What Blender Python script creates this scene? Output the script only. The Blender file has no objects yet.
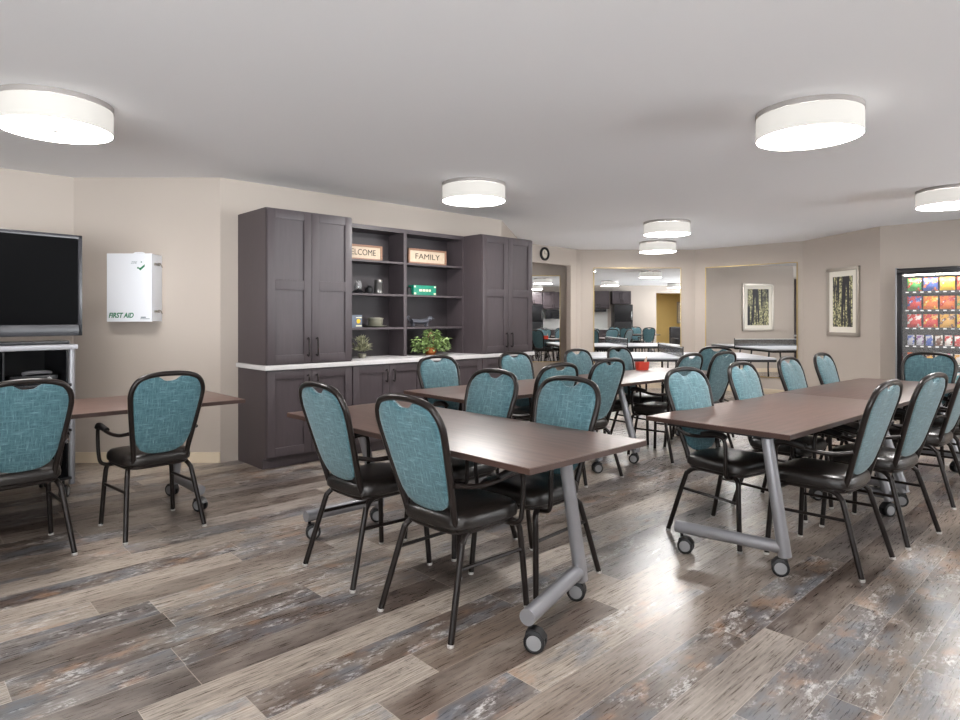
import bpy, bmesh, math, random
from mathutils import Vector, Matrix
random.seed(7)
sc = bpy.context.scene
COL = sc.collection
R = math.radians
# ------------------------------------------------------------------ camera, world, exposure
SKY = .9; GROUND_FILL = 9.0
cam_d = bpy.data.cameras.new('camera')
cam_d.sensor_width = 36.0
cam_d.lens = 36.0*635.0/960.0
cam_d.shift_y = -42.0/960.0
cam_d.clip_start = 0.05
cam = bpy.data.objects.new('camera', cam_d); COL.objects.link(cam)
cam.location = (0, 0, 1.35); cam.rotation_euler = (R(90), 0, 0)
sc.camera = cam
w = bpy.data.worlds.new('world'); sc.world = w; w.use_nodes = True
# overcast sky; brighter lower half is added fill to light the ceiling
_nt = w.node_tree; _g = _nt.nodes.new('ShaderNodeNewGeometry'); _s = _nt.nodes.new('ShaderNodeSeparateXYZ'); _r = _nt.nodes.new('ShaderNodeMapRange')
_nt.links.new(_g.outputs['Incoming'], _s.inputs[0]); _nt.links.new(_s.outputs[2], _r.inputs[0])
_r.inputs[1].default_value = -.05; _r.inputs[2].default_value = .05; _r.inputs[3].default_value = SKY; _r.inputs[4].default_value = GROUND_FILL
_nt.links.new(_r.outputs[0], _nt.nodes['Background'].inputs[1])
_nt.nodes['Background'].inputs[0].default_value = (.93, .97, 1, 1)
sc.view_settings.view_transform = 'Standard'
sc.view_settings.look = 'None'
sc.view_settings.gamma = 1.0
sc.view_settings.exposure = 1.36
sc.view_settings.use_curve_mapping = False
LAMP_DISC = 24.0
LAMP_SHADE = .20
CEIL = 2.66
TH = 0.76

# ------------------------------------------------------------------ materials
def srgb(r, g, b):
    f = lambda c: (c/255/12.92) if c/255 <= .04045 else ((c/255+.055)/1.055)**2.4
    return (f(r), f(g), f(b), 1)
def mat(name, col, rough=.5, metal=0.0, spec=.5, emit=None, es=0, bump=0, bscale=50, var=0, vscale=3, vstretch=(1, 1, 1), coat=0):
    m = bpy.data.materials.new(name); m.use_nodes = True
    nt = m.node_tree; b = nt.nodes['Principled BSDF']
    b.inputs['Base Color'].default_value = col
    b.inputs['Roughness'].default_value = rough
    b.inputs['Metallic'].default_value = metal
    b.inputs['Specular IOR Level'].default_value = spec
    b.inputs['Coat Weight'].default_value = coat
    if emit is not None:
        b.inputs['Emission Color'].default_value = emit
        b.inputs['Emission Strength'].default_value = es
    if var or bump:
        tc = nt.nodes.new('ShaderNodeTexCoord'); mp = nt.nodes.new('ShaderNodeMapping')
        mp.inputs['Scale'].default_value = vstretch
        nt.links.new(tc.outputs['Object'], mp.inputs[0])
        if var:
            n = nt.nodes.new('ShaderNodeTexNoise'); n.inputs['Scale'].default_value = vscale; n.inputs['Detail'].default_value = 5
            nt.links.new(mp.outputs[0], n.inputs['Vector'])
            r = nt.nodes.new('ShaderNodeMapRange'); r.inputs[1].default_value = .3; r.inputs[2].default_value = .7
            r.inputs[3].default_value = 1-var; r.inputs[4].default_value = 1+var
            nt.links.new(n.outputs[0], r.inputs[0])
            mx = nt.nodes.new('ShaderNodeVectorMath'); mx.operation = 'SCALE'
            mx.inputs[0].default_value = col[:3]
            nt.links.new(r.outputs[0], mx.inputs['Scale']); nt.links.new(mx.outputs[0], b.inputs['Base Color'])
        if bump:
            n = nt.nodes.new('ShaderNodeTexNoise'); n.inputs['Scale'].default_value = bscale
            nt.links.new(mp.outputs[0], n.inputs['Vector'])
            bp = nt.nodes.new('ShaderNodeBump'); bp.inputs['Strength'].default_value = bump; bp.inputs['Distance'].default_value = .01
            nt.links.new(n.outputs[0], bp.inputs['Height']); nt.links.new(bp.outputs[0], b.inputs['Normal'])
    return m
M = {}
M['wall'] = mat('wall_paint', srgb(184, 173, 163), .75, bump=.08, bscale=180, var=.015, vscale=1.5)
M['yellow'] = mat('yellow_wall_paint', srgb(214, 186, 120), .75, var=.02)
M['ceiling'] = mat('ceiling_paint', srgb(240, 240, 242), .9, bump=.05, bscale=150)
M['base'] = mat('baseboard_paint', srgb(216, 200, 176), .5, var=.02)
M['frame'] = mat('bronze_tube', srgb(32, 26, 24), .28, .3, .45)
M['vinyl'] = mat('brown_black_vinyl', srgb(31, 27, 25), .28, 0, .5, bump=.15, bscale=140)
M['pad'] = mat('black_arm_pad', srgb(22, 20, 20), .35)
M['glide'] = mat('clear_glide', srgb(205, 203, 200), .3, .3)
M['silver'] = mat('silver_powder_coat', srgb(150, 150, 154), .35, .5, bump=.05, bscale=200)
M['chrome'] = mat('brushed_steel', srgb(185, 184, 182), .25, .9)
M['tyre'] = mat('black_rubber', srgb(22, 22, 24), .45)
M['hub'] = mat('grey_wheel_hub', srgb(140, 140, 142), .4)
M['cab'] = mat('cabinet_stain', srgb(71, 63, 66), .40, 0, .45, var=.07, vscale=8, vstretch=(6, 6, .6))
M['cab_shaded'] = mat('cabinet_stain_shaded', srgb(50, 44, 47), .5, var=.05, vscale=6)  # same finish as the fronts, darkened for shade at the shelf back
M['worktop'] = mat('pale_worktop', srgb(206, 203, 203), .25, var=.03, vscale=40)
M['handle'] = mat('dark_pull', srgb(60, 56, 55), .25, .8)
M['black'] = mat('black_plastic', srgb(24, 24, 27), .25)
M['blackmat'] = mat('black_matt', srgb(20, 20, 22), .6)
M['screen'] = mat('television_screen', srgb(2, 2, 3), .35, 0, .05)
M['bezel'] = mat('television_bezel', srgb(42, 42, 46), .2)
M['white'] = mat('white_enamel', srgb(226, 228, 233), .35)
M['green'] = mat('green_print', srgb(10, 110, 70), .5)
M['greytext'] = mat('grey_print', srgb(130, 140, 145), .5)
M['gold'] = mat('gilt_edge', srgb(190, 165, 110), .35, .6)
M['mirror'] = mat('mirror_glass', (.86, .87, .87, 1), .01, 1.0)
M['pframe'] = mat('silver_picture_frame', srgb(176, 168, 158), .35, .55)
M['mount'] = mat('picture_mount', srgb(232, 226, 214), .7)
M['wood_sign'] = mat('brown_sign_wood', srgb(140, 104, 84), .6, var=.2, vscale=20, vstretch=(1, 1, 6))
M['cream'] = mat('cream_sign_panel', srgb(196, 177, 154), .6, var=.06, vscale=30)
M['ink'] = mat('dark_letter', srgb(40, 32, 30), .6)
M['pewter'] = mat('pewter', srgb(120, 118, 116), .3, .8)
M['bowl'] = mat('grey_glazed_ceramic', srgb(128, 126, 112), .3)
M['teal_box'] = mat('emerald_card', srgb(16, 130, 104), .4, var=.2, vscale=25)
M['cream_print'] = mat('cream_print', srgb(225, 220, 190), .5)
M['yellow_print'] = mat('yellow_print', srgb(235, 190, 40), .5)
M['blue_print'] = mat('blue_grey_card', srgb(100, 110, 125), .5, var=.2, vscale=20)
M['leaf'] = mat('green_leaf', srgb(128, 150, 92), .45, var=.5, vscale=22)
M['sage'] = mat('sage_leaf', srgb(150, 150, 122), .6, var=.4, vscale=20)
M['copper'] = mat('copper_basket', srgb(168, 98, 48), .35, .5, var=.2, vscale=30)
M['twig'] = mat('twig', srgb(150, 110, 85), .7)
M['dog'] = mat('cast_iron', srgb(96, 98, 106), .4, .5)
M['pingpong'] = mat('table_tennis_top', srgb(176, 178, 184), .35)
M['line'] = mat('white_line', srgb(235, 235, 235), .4)
M['red'] = mat('red_basket', srgb(200, 62, 44), .4)
M['clockface'] = mat('clock_face', srgb(205, 196, 182), .5)
M['steel_dark'] = mat('dark_appliance', srgb(30, 30, 33), .3, .2)
M['tile'] = mat('white_tile', srgb(225, 225, 222), .3)
M['sofa'] = mat('charcoal_leather', srgb(40, 38, 40), .45)
M['shade_rim'] = mat('lamp_rim', srgb(150, 144, 140), .5)
M['lamp_disc'] = mat('lamp_diffuser', (.9, .9, .9, 1), .6, emit=(1, .98, .96, 1), es=LAMP_DISC)
M['lamp_shade'] = mat('lamp_shade_fabric', (.3, .29, .27, 1), .8, emit=(1, .95, .89, 1), es=LAMP_SHADE)
M['vend_light'] = mat('vending_lamp', (.9, .9, .9, 1), .6, emit=(1, .95, .85, 1), es=16)
M['laminate'] = None

def fabric():
    m = bpy.data.materials.new('teal_woven_fabric'); m.use_nodes = True
    nt = m.node_tree; b = nt.nodes['Principled BSDF']; L = nt.links.new
    tc = nt.nodes.new('ShaderNodeTexCoord')
    outs = []
    for s in ((1, 1, 9), (9, 1, 1)):
        mp = nt.nodes.new('ShaderNodeMapping'); mp.inputs['Scale'].default_value = s
        n = nt.nodes.new('ShaderNodeTexNoise'); n.inputs['Scale'].default_value = 15; n.inputs['Detail'].default_value = 6; n.inputs['Roughness'].default_value = .75
        L(tc.outputs['Object'], mp.inputs[0]); L(mp.outputs[0], n.inputs['Vector']); outs.append(n)
    ad = nt.nodes.new('ShaderNodeMath'); ad.operation = 'MAXIMUM'; L(outs[0].outputs[0], ad.inputs[0]); L(outs[1].outputs[0], ad.inputs[1])
    cr = nt.nodes.new('ShaderNodeValToRGB')
    e = cr.color_ramp.elements
    e[0].position = .45; e[0].color = srgb(50, 84, 93)
    e[1].position = .74; e[1].color = srgb(134, 164, 168)
    x = e.new(.58); x.color = srgb(78, 115, 123)
    L(ad.outputs[0], cr.inputs[0]); L(cr.outputs[0], b.inputs['Base Color'])
    b.inputs['Roughness'].default_value = .55
    b.inputs['Sheen Weight'].default_value = .25
    b.inputs['Specular IOR Level'].default_value = .35
    return m
M['fabric'] = fabric()

def laminate():
    m = bpy.data.materials.new('walnut_laminate'); m.use_nodes = True
    nt = m.node_tree; b = nt.nodes['Principled BSDF']; L = nt.links.new
    tc = nt.nodes.new('ShaderNodeTexCoord'); mp = nt.nodes.new('ShaderNodeMapping'); mp.inputs['Scale'].default_value = (.7, 9, 1)
    n = nt.nodes.new('ShaderNodeTexNoise'); n.inputs['Scale'].default_value = 4; n.inputs['Detail'].default_value = 8; n.inputs['Roughness'].default_value = .65
    L(tc.outputs['Object'], mp.inputs[0]); L(mp.outputs[0], n.inputs['Vector'])
    cr = nt.nodes.new('ShaderNodeValToRGB'); e = cr.color_ramp.elements
    e[0].position = .3; e[0].color = srgb(72, 53, 46); e[1].position = .7; e[1].color = srgb(102, 78, 69)
    L(n.outputs[0], cr.inputs[0]); L(cr.outputs[0], b.inputs['Base Color'])
    b.inputs['Roughness'].default_value = .36
    b.inputs['Specular IOR Level'].default_value = .75
    return m
M['laminate'] = laminate()
M['edge'] = mat('dark_edge_band', srgb(66, 48, 42), .35)

def floor_mat():
    m = bpy.data.materials.new('distressed_vinyl_planks'); m.use_nodes = True
    nt = m.node_tree; b = nt.nodes['Principled BSDF']; L = nt.links.new; N = nt.nodes.new
    def mth(op, a, c=None, **k):
        n = N('ShaderNodeMath'); n.operation = op
        for i, v in enumerate((a, c)):
            if v is None: continue
            if isinstance(v, (int, float)): n.inputs[i].default_value = v
            else: L(v, n.inputs[i])
        return n.outputs[0]
    tc = N('ShaderNodeTexCoord'); mp = N('ShaderNodeMapping'); mp.vector_type = 'POINT'
    mp.inputs['Rotation'].default_value = (0, 0, R(-43.5))
    L(tc.outputs['Object'], mp.inputs[0])
    sx = N('ShaderNodeSeparateXYZ'); L(mp.outputs[0], sx.inputs[0])
    U, V = sx.outputs[0], sx.outputs[1]
    vr = mth('DIVIDE', mth('ADD', V, 20.03), .178)
    row = mth('FLOOR', vr); fv = mth('FRACT', vr)
    wn = N('ShaderNodeTexWhiteNoise'); wn.noise_dimensions = '1D'; L(row, wn.inputs['W'])
    ur = mth('ADD', mth('DIVIDE', mth('ADD', U, 20.0), 1.22), mth('MULTIPLY', wn.outputs['Value'], 7.3))
    colm = mth('FLOOR', ur); fu = mth('FRACT', ur)
    cx = N('ShaderNodeCombineXYZ'); L(row, cx.inputs[0]); L(colm, cx.inputs[1])
    pn = N('ShaderNodeTexWhiteNoise'); pn.noise_dimensions = '3D'; L(cx.outputs[0], pn.inputs['Vector'])
    sp = N('ShaderNodeSeparateColor'); L(pn.outputs['Color'], sp.inputs[0])
    # plank tone
    cr = N('ShaderNodeValToRGB'); cr.color_ramp.interpolation = 'CONSTANT'; e = cr.color_ramp.elements
    tones = [(0, (88, 74, 66)), (.13, (146, 131, 119)), (.27, (116, 109, 107)), (.4, (190, 176, 162)), (.52, (98, 84, 75)), (.64, (138, 121, 107)), (.76, (198, 185, 172)), (.86, (112, 96, 85)), (.94, (158, 147, 138))]
    e[0].position = 0; e[0].color = srgb(*tones[0][1]); e[1].position = tones[1][0]; e[1].color = srgb(*tones[1][1])
    for p, c in tones[2:]:
        q = e.new(p); q.color = srgb(*c)
    L(sp.outputs[0], cr.inputs[0])
    # grain coordinates, offset per plank
    off = N('ShaderNodeVectorMath'); off.operation = 'MULTIPLY_ADD'
    L(pn.outputs['Color'], off.inputs[0]); off.inputs[1].default_value = (31, 17, 9); L(mp.outputs[0], off.inputs[2])
    def noise(scale, stretch, detail=6, rough=.6):
        a = N('ShaderNodeMapping'); a.inputs['Scale'].default_value = stretch; L(off.outputs[0], a.inputs[0])
        n = N('ShaderNodeTexNoise'); n.inputs['Scale'].default_value = scale; n.inputs['Detail'].default_value = detail; n.inputs['Roughness'].default_value = rough
        L(a.outputs[0], n.inputs['Vector']); return n.outputs[0]
    def ramp(v, a, c, lo=0., hi=1.):
        r = N('ShaderNodeMapRange'); r.inputs[1].default_value = a; r.inputs[2].default_value = c; r.inputs[3].default_value = lo; r.inputs[4].default_value = hi
        L(v, r.inputs[0]); return r.outputs[0]
    def mix(f, a, c, bt='MIX'):
        x = N('ShaderNodeMix'); x.data_type = 'RGBA'; x.blend_type = bt
        if isinstance(f, float): x.inputs[0].default_value = f
        else: L(f, x.inputs[0])
        for s, v in ((6, a), (7, c)):
            if isinstance(v, tuple): x.inputs[s].default_value = v
            else: L(v, x.inputs[s])
        return x.outputs[2]
    grain = noise(9, (1, 16, 1), 8, .7)
    blotch = noise(2.2, (1, 3, 1), 4, .6)
    speck = noise(26, (1, 2.2, 1), 6, .75)
    c = cr.outputs[0]
    c = mix(ramp(grain, .34, .66, .68, 0.), c, (.042, .031, .026, 1), 'MIX')
    c = mix(ramp(noise(5, (.5, 22, 1), 5, .7), .42, .62, .42, 0.), c, (.060, .046, .039, 1), 'MIX')
    c = mix(ramp(blotch, .45, .68, 0, .30), c, srgb(192, 181, 170))
    # worn planks: bluish / chalky / rust patches
    worn = mth('GREATER_THAN', sp.outputs[1], .52)
    patch = noise(5, (1, 2.4, 1), 5, .7)
    chalk = mth('MULTIPLY', mth('MULTIPLY', ramp(patch, .5, .62), ramp(speck, .48, .56)), worn)
    c = mix(mth('MULTIPLY', chalk, .75), c, srgb(208, 205, 203))
    blue = mth('MULTIPLY', ramp(noise(3.3, (1, 2.5, 1), 4, .6), .5, .62), worn)
    c = mix(mth('MULTIPLY', blue, .5), c, srgb(98, 106, 116))
    rust = mth('MULTIPLY', ramp(noise(3.9, (1.3, 2, 1), 4, .6), .56, .66), worn)
    c = mix(mth('MULTIPLY', rust, .45), c, srgb(158, 124, 98))
    dark = mth('MULTIPLY', ramp(speck, .56, .62), ramp(noise(4.4, (1, 3, 1), 4, .6), .48, .58))
    c = mix(mth('MULTIPLY', dark, .4), c, srgb(62, 52, 48))
    # joints
    g1 = mth('LESS_THAN', fv, .011); g2 = mth('LESS_THAN', fu, .0022)
    gap = mth('MAXIMUM', g1, g2)
    c = mix(mth('MULTIPLY', gap, .55), c, srgb(196, 184, 172))
    L(c, b.inputs['Base Color'])
    L(ramp(grain, .3, .7, .24, .36), b.inputs['Roughness'])
    b.inputs['Specular IOR Level'].default_value = .7
    bp = N('ShaderNodeBump'); bp.inputs['Strength'].default_value = .10; bp.inputs['Distance'].default_value = .002
    L(grain, bp.inputs['Height']); L(bp.outputs[0], b.inputs['Normal'])
    return m
M['floor'] = floor_mat()

def birch_mat():
    m = bpy.data.materials.new('birch_wood_print'); m.use_nodes = True
    nt = m.node_tree; b = nt.nodes['Principled BSDF']; L = nt.links.new; N = nt.nodes.new
    tc = N('ShaderNodeTexCoord'); mp = N('ShaderNodeMapping'); mp.inputs['Scale'].default_value = (1, 1, .05)
    L(tc.outputs['Object'], mp.inputs[0])
    n = N('ShaderNodeTexNoise'); n.inputs['Scale'].default_value = 24; n.inputs['Detail'].default_value = 4
    L(mp.outputs[0], n.inputs['Vector'])
    n2 = N('ShaderNodeTexNoise'); n2.inputs['Scale'].default_value = 34; n2.inputs['Detail'].default_value = 4
    L(tc.outputs['Object'], n2.inputs['Vector'])
    c2 = N('ShaderNodeValToRGB'); e = c2.color_ramp.elements
    e[0].position = .42; e[0].color = srgb(74, 74, 56); e[1].position = .62; e[1].color = srgb(214, 208, 158)
    L(n2.outputs[0], c2.inputs[0])
    r = N('ShaderNodeMapRange'); r.inputs[1].default_value = .49; r.inputs[2].default_value = .53; L(n.outputs[0], r.inputs[0])
    x = N('ShaderNodeMix'); x.data_type = 'RGBA'; L(r.outputs[0], x.inputs[0]); L(c2.outputs[0], x.inputs[6]); x.inputs[7].default_value = srgb(34, 32, 40)
    L(x.outputs[2], b.inputs['Base Color']); b.inputs['Roughness'].default_value = .5
    return m
M['birch'] = birch_mat()
def net_mat():
    m = bpy.data.materials.new('net_mesh'); m.use_nodes = True
    nt = m.node_tree; b = nt.nodes['Principled BSDF']
    b.inputs['Base Color'].default_value = srgb(60, 62, 68); b.inputs['Alpha'].default_value = .55
    return m
M['net'] = net_mat()

# ------------------------------------------------------------------ geometry helpers
def catmull(pts, n=6):
    pts = [Vector(p) for p in pts]
    if len(pts) < 3: return pts
    P = [pts[0]*2-pts[1]] + pts + [pts[-1]*2-pts[-2]]
    out = []
    for i in range(1, len(P)-2):
        a, b_, c, d = P[i-1:i+3]
        for k in range(n):
            t = k/n
            out.append(.5*((2*b_)+(c-a)*t+(2*a-5*b_+4*c-d)*t*t+(3*b_-a-3*c+d)*t**3))
    out.append(pts[-1]); return out
class G:
    def __init__(s): s.bm = bmesh.new()
    def _merge(s, b2, mtx=None):
        if mtx: bmesh.ops.transform(b2, matrix=mtx, verts=b2.verts)
        me = bpy.data.meshes.new('tmp'); b2.to_mesh(me); b2.free()
        s.bm.from_mesh(me); bpy.data.meshes.remove(me)
    def box(s, x0, x1, y0, y1, z0, z1, bev=0, mtx=None):
        b = bmesh.new()
        bmesh.ops.create_cube(b, size=1)
        for v in b.verts:
            v.co = Vector(((x0+x1)/2+v.co.x*(x1-x0), (y0+y1)/2+v.co.y*(y1-y0), (z0+z1)/2+v.co.z*(z1-z0)))
        if bev: bmesh.ops.bevel(b, geom=b.edges[:], offset=bev, segments=2, profile=.7, affect='EDGES')
        s._merge(b, mtx); return s
    def tube(s, pts, r, n=10, smooth=6, caps=True, r2=None):
        pts = catmull(pts, smooth) if smooth else [Vector(p) for p in pts]
        bm = s.bm; rings = []
        t = (pts[1]-pts[0]).normalized()
        up = Vector((0, 0, 1)) if abs(t.z) < .9 else Vector((1, 0, 0))
        nx = t.cross(up).normalized()
        for i, p in enumerate(pts):
            if i == 0: tt = pts[1]-pts[0]
            elif i == len(pts)-1: tt = pts[-1]-pts[-2]
            else: tt = pts[i+1]-pts[i-1]
            tt.normalize()
            nx = (nx-tt*nx.dot(tt)).normalized(); ny = tt.cross(nx)
            rr = r if r2 is None else r+(r2-r)*i/(len(pts)-1)
            rings.append([bm.verts.new(p+nx*math.cos(2*math.pi*k/n)*rr+ny*math.sin(2*math.pi*k/n)*rr) for k in range(n)])
        for a, b in zip(rings, rings[1:]):
            for k in range(n): bm.faces.new((a[k], a[(k+1) % n], b[(k+1) % n], b[k]))
        if caps:
            bm.faces.new(list(reversed(rings[0]))); bm.faces.new(rings[-1])
        return s
    def lathe(s, prof, c=(0, 0, 0), n=32, axis='z'):
        bm = s.bm; rings = []
        for r, h in prof:
            ring = []
            for k in range(n):
                a = 2*math.pi*k/n; x, y = math.cos(a)*r, math.sin(a)*r
                p = (x, y, h) if axis == 'z' else ((h, x, y) if axis == 'x' else (x, h, y))
                ring.append(bm.verts.new((c[0]+p[0], c[1]+p[1], c[2]+p[2])))
            rings.append(ring)
        for a, b in zip(rings, rings[1:]):
            for k in range(n): bm.faces.new((a[k], a[(k+1) % n], b[(k+1) % n], b[k]))
        bm.faces.new(list(reversed(rings[0]))); bm.faces.new(rings[-1])
        return s
    def loft(s, rings, cap=True):
        bm = s.bm; R_ = [[bm.verts.new(p) for p in r] for r in rings]; n = len(R_[0])
        for a, b in zip(R_, R_[1:]):
            for k in range(n): bm.faces.new((a[k], a[(k+1) % n], b[(k+1) % n], b[k]))
        if cap:
            bm.faces.new(list(reversed(R_[0]))); bm.faces.new(R_[-1])
        return s
    def prism(s, poly, z0, z1):
        return s.loft([[(x, y, z0) for x, y in poly], [(x, y, z1) for x, y in poly]])
    def leaf(s, p, d, ln, wd, fold=.3):
        d = Vector(d).normalized(); up = Vector((random.uniform(-.4, .4), random.uniform(-.4, .4), 1)); sd = d.cross(up).normalized(); nn = sd.cross(d)
        p = Vector(p); v = [p, p+d*ln*.4+sd*wd/2+nn*wd*fold, p+d*ln-nn*ln*.15, p+d*ln*.4-sd*wd/2+nn*wd*fold, p+d*ln*.5]
        vv = [s.bm.verts.new(q) for q in v]
        s.bm.faces.new((vv[0], vv[1], vv[4])); s.bm.faces.new((vv[1], vv[2], vv[4])); s.bm.faces.new((vv[2], vv[3], vv[4])); s.bm.faces.new((vv[3], vv[0], vv[4]))
        return s
    def build(s, name, material, parent=None, smooth=True, loc=None, rotz=0):
        bmesh.ops.recalc_face_normals(s.bm, faces=s.bm.faces[:])
        me = bpy.data.meshes.new(name); s.bm.to_mesh(me); s.bm.free()
        me.materials.append(material)
        if smooth:
            for p in me.polygons: p.use_smooth = True
            try: me.set_sharp_from_angle(angle=R(38))
            except Exception: pass
        o = bpy.data.objects.new(name, me); COL.objects.link(o)
        if parent: o.parent = parent
        if loc: o.location = loc
        o.rotation_euler.z = rotz
        return o
def text_mesh(name, body, size, material, parent, loc, rot, extrude=.001, shear=0, bold=0, width=None):
    cu = bpy.data.curves.new(name, 'FONT'); cu.body = body; cu.size = size; cu.extrude = extrude; cu.shear = shear; cu.offset = bold
    cu.align_x = 'CENTER'; cu.align_y = 'CENTER'
    o = bpy.data.objects.new('tmp', cu); COL.objects.link(o)
    dg = bpy.context.evaluated_depsgraph_get()
    me = bpy.data.meshes.new_from_object(o.evaluated_get(dg)); bpy.data.objects.remove(o)
    if width:
        xs = [v.co.x for v in me.vertices]; k = width/(max(xs)-min(xs))
        for v in me.vertices: v.co.x *= k
    me.materials.clear(); me.materials.append(material)
    t = bpy.data.objects.new(name, me); COL.objects.link(t); t.parent = parent; t.location = loc; t.rotation_euler = rot
    return t
def thing(name, label, cat, loc=(0, 0, 0), rotz=0, group=None):
    o = bpy.data.objects.new(name, None); COL.objects.link(o); o.empty_display_size = .1
    o.location = loc; o.rotation_euler = (0, 0, rotz); tag(o, label, cat, group); return o
def tag(o, label, cat, group=None):
    o['label'] = label; o['category'] = cat
    if group: o['group'] = group
    return o
def struct(o): o['kind'] = 'structure'; return o
def kids(o): return [c for c in COL.objects if c.parent == o]
def dup(root, loc, rotz, label, group=None):
    def cp(o, par):
        c = o.copy(); COL.objects.link(c); c.parent = par
        for ch in tree[o.name]: cp(ch, c)
        return c
    tree = {}
    def walk(o):
        tree[o.name] = kids(o)
        for ch in tree[o.name]: walk(ch)
    walk(root)
    r = cp(root, None); r.location = loc; r.rotation_euler = (0, 0, rotz); r['label'] = label
    if group: r['group'] = group
    return r

# ------------------------------------------------------------------ room shell
A = R(43.5)
u = Vector((math.cos(A), math.sin(A), 0)); v = Vector((-math.sin(A), math.cos(A), 0))
def wall(name, p, q, z0=0, z1=CEIL, th=.1, material='wall', side=1):
    """wall whose inner face runs p->q; thickness to the left of p->q (side=1)"""
    p = Vector((p[0], p[1], 0)); q = Vector((q[0], q[1], 0)); d = q-p; L = d.length; an = math.atan2(d.y, d.x)
    g = G().box(0, L, 0 if side > 0 else -th, th if side > 0 else 0, z0, z1)
    return struct(g.build(name, M[material], loc=(p.x, p.y, 0), rotz=an, smooth=False))
def baseboard(name, p, q, s0=0, s1=0):
    p = Vector((p[0], p[1], 0)); q = Vector((q[0], q[1], 0)); d = (q-p); L = d.length; an = math.atan2(d.y, d.x)
    g = G().box(s0, L-s1, -.012, 0, 0, .1, .003)
    return struct(g.build(name, M['base'], loc=(p.x, p.y, 0), rotz=an, smooth=False))
struct(G().box(-8, 11, -6, 14.5, -.1, 0).build('floor', M['floor'], smooth=False))
struct(G().box(-8, 11, -6, 14.5, CEIL, CEIL+.1).build('ceiling', M['ceiling'], smooth=False))
PTS = dict(a=(-7.4, 2.47), b=(-3.79, 5.92), c=(-2.42, 5.92), d=(.285, 8.49), e=(.72, 11.03), f=(1.93, 12.2), g=(4.13, 12.2), h=(5.5, 10.81), i=(5.72, 9.08), j=(10, 4.6), k=(10, -1.2), l=(-7.4, -1.2))
for nm, p, q in (('wall_left', 'a', 'b'), ('wall_chamfer', 'b', 'c'), ('wall_cabinet', 'c', 'd'), ('wall_hall', 'd', 'e'),
                 ('wall_far', 'f', 'g'), ('wall_farright', 'g', 'h'), ('wall_picture', 'h', 'i'), ('wall_vending', 'i', 'j')):
    wall(nm, PTS[p], PTS[q])
    if nm != 'wall_cabinet': baseboard('baseboard_'+nm[5:], PTS[p], PTS[q])
# back wall with an opening to the yellow room
wall('wall_back', (7.1, -1.2), (1.8, -1.2)); wall('wall_back', PTS['k'], (8.2, -1.2)); wall('wall_back', (8.2, -1.2), (7.1, -1.2), 2.35, CEIL)
wall('wall_yellow', (10, -5), (5, -5), material='yellow'); wall('wall_yellow', (5, -5), (5, -1.31), material='yellow'); wall('wall_yellow', (10, -1.31), (10, -5), material='yellow')
# unseen glazed openings added behind the camera and at right for fill light
def added_windows(p, q, n, first):
    p = Vector((p[0], p[1], 0)); q = Vector((q[0], q[1], 0)); d = q-p; L = d.length; an = math.atan2(d.y, d.x); d.normalize()
    wall('wall_rear', p, q, 0, .35); wall('wall_rear', p, q, 2.5, CEIL)
    cw = L/n
    for k in range(n+1):
        a = max(0, k*cw-.08); b = min(L, k*cw+.08)
        wall('wall_rear', p+d*a, p+d*b, .35, 2.5)
    for k in range(n):
        c = p+d*(k*cw+.08); w_ = cw-.16; g = G()
        g.box(0, w_, .02, .07, .35, .41).box(0, w_, .02, .07, 2.44, 2.5).box(0, .05, .02, .07, .35, 2.5).box(w_-.05, w_, .02, .07, .35, 2.5).box(w_/2-.02, w_/2+.02, .02, .07, .35, 2.5)
        struct(g.build('added_window_%d' % (first+k), M['white'], loc=(c.x, c.y, 0), rotz=an, smooth=False))
        pd = bpy.data.lights.new('added_window_portal', 'AREA'); pd.shape = 'RECTANGLE'; pd.size = w_; pd.size_y = 2.15; pd.cycles.is_portal = True
        po = bpy.data.objects.new('added_window_portal', pd); COL.objects.link(po); m_ = c+d*(w_/2); po.location = (m_.x, m_.y, 1.425)
        po.location += Vector((-d.y, d.x, 0))*.08
        inward = Vector((d.y, -d.x, 0)); po.rotation_euler = inward.to_track_quat('-Z', 'Y').to_euler()
added_windows((1.8, -1.2), (-4.2, -1.2), 4, 1)
wall('wall_back', (-4.2, -1.2), PTS['l'])
wall('wall_rearleft', PTS['l'], PTS['a'])
added_windows(PTS['j'], PTS['k'], 3, 5)  # right-hand openings, added to light the far end
# angled wall with an opening to a mirrored nook
e_, f_ = Vector(PTS['e']), Vector(PTS['f']); du = (f_-e_).normalized(); Lf = (f_-e_).length
j0 = e_+du*.08; j1 = e_+du*(Lf-.30)
wall('wall_nook', e_, j0); wall('wall_nook', j1, f_); wall('wall_nook', j0, j1, 2.34, CEIL)
wall('wall_nookback', (.2, 12.55), (1.83, 12.55)); wall('wall_nookright', (1.83, 12.55), (j1.x+.03, j1.y+.14)); wall('wall_nookleft', (j0.x-.2, j0.y+.06), (.2, 12.55))
baseboard('baseboard_nook', (.25, 12.55), (1.80, 12.55))

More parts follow.
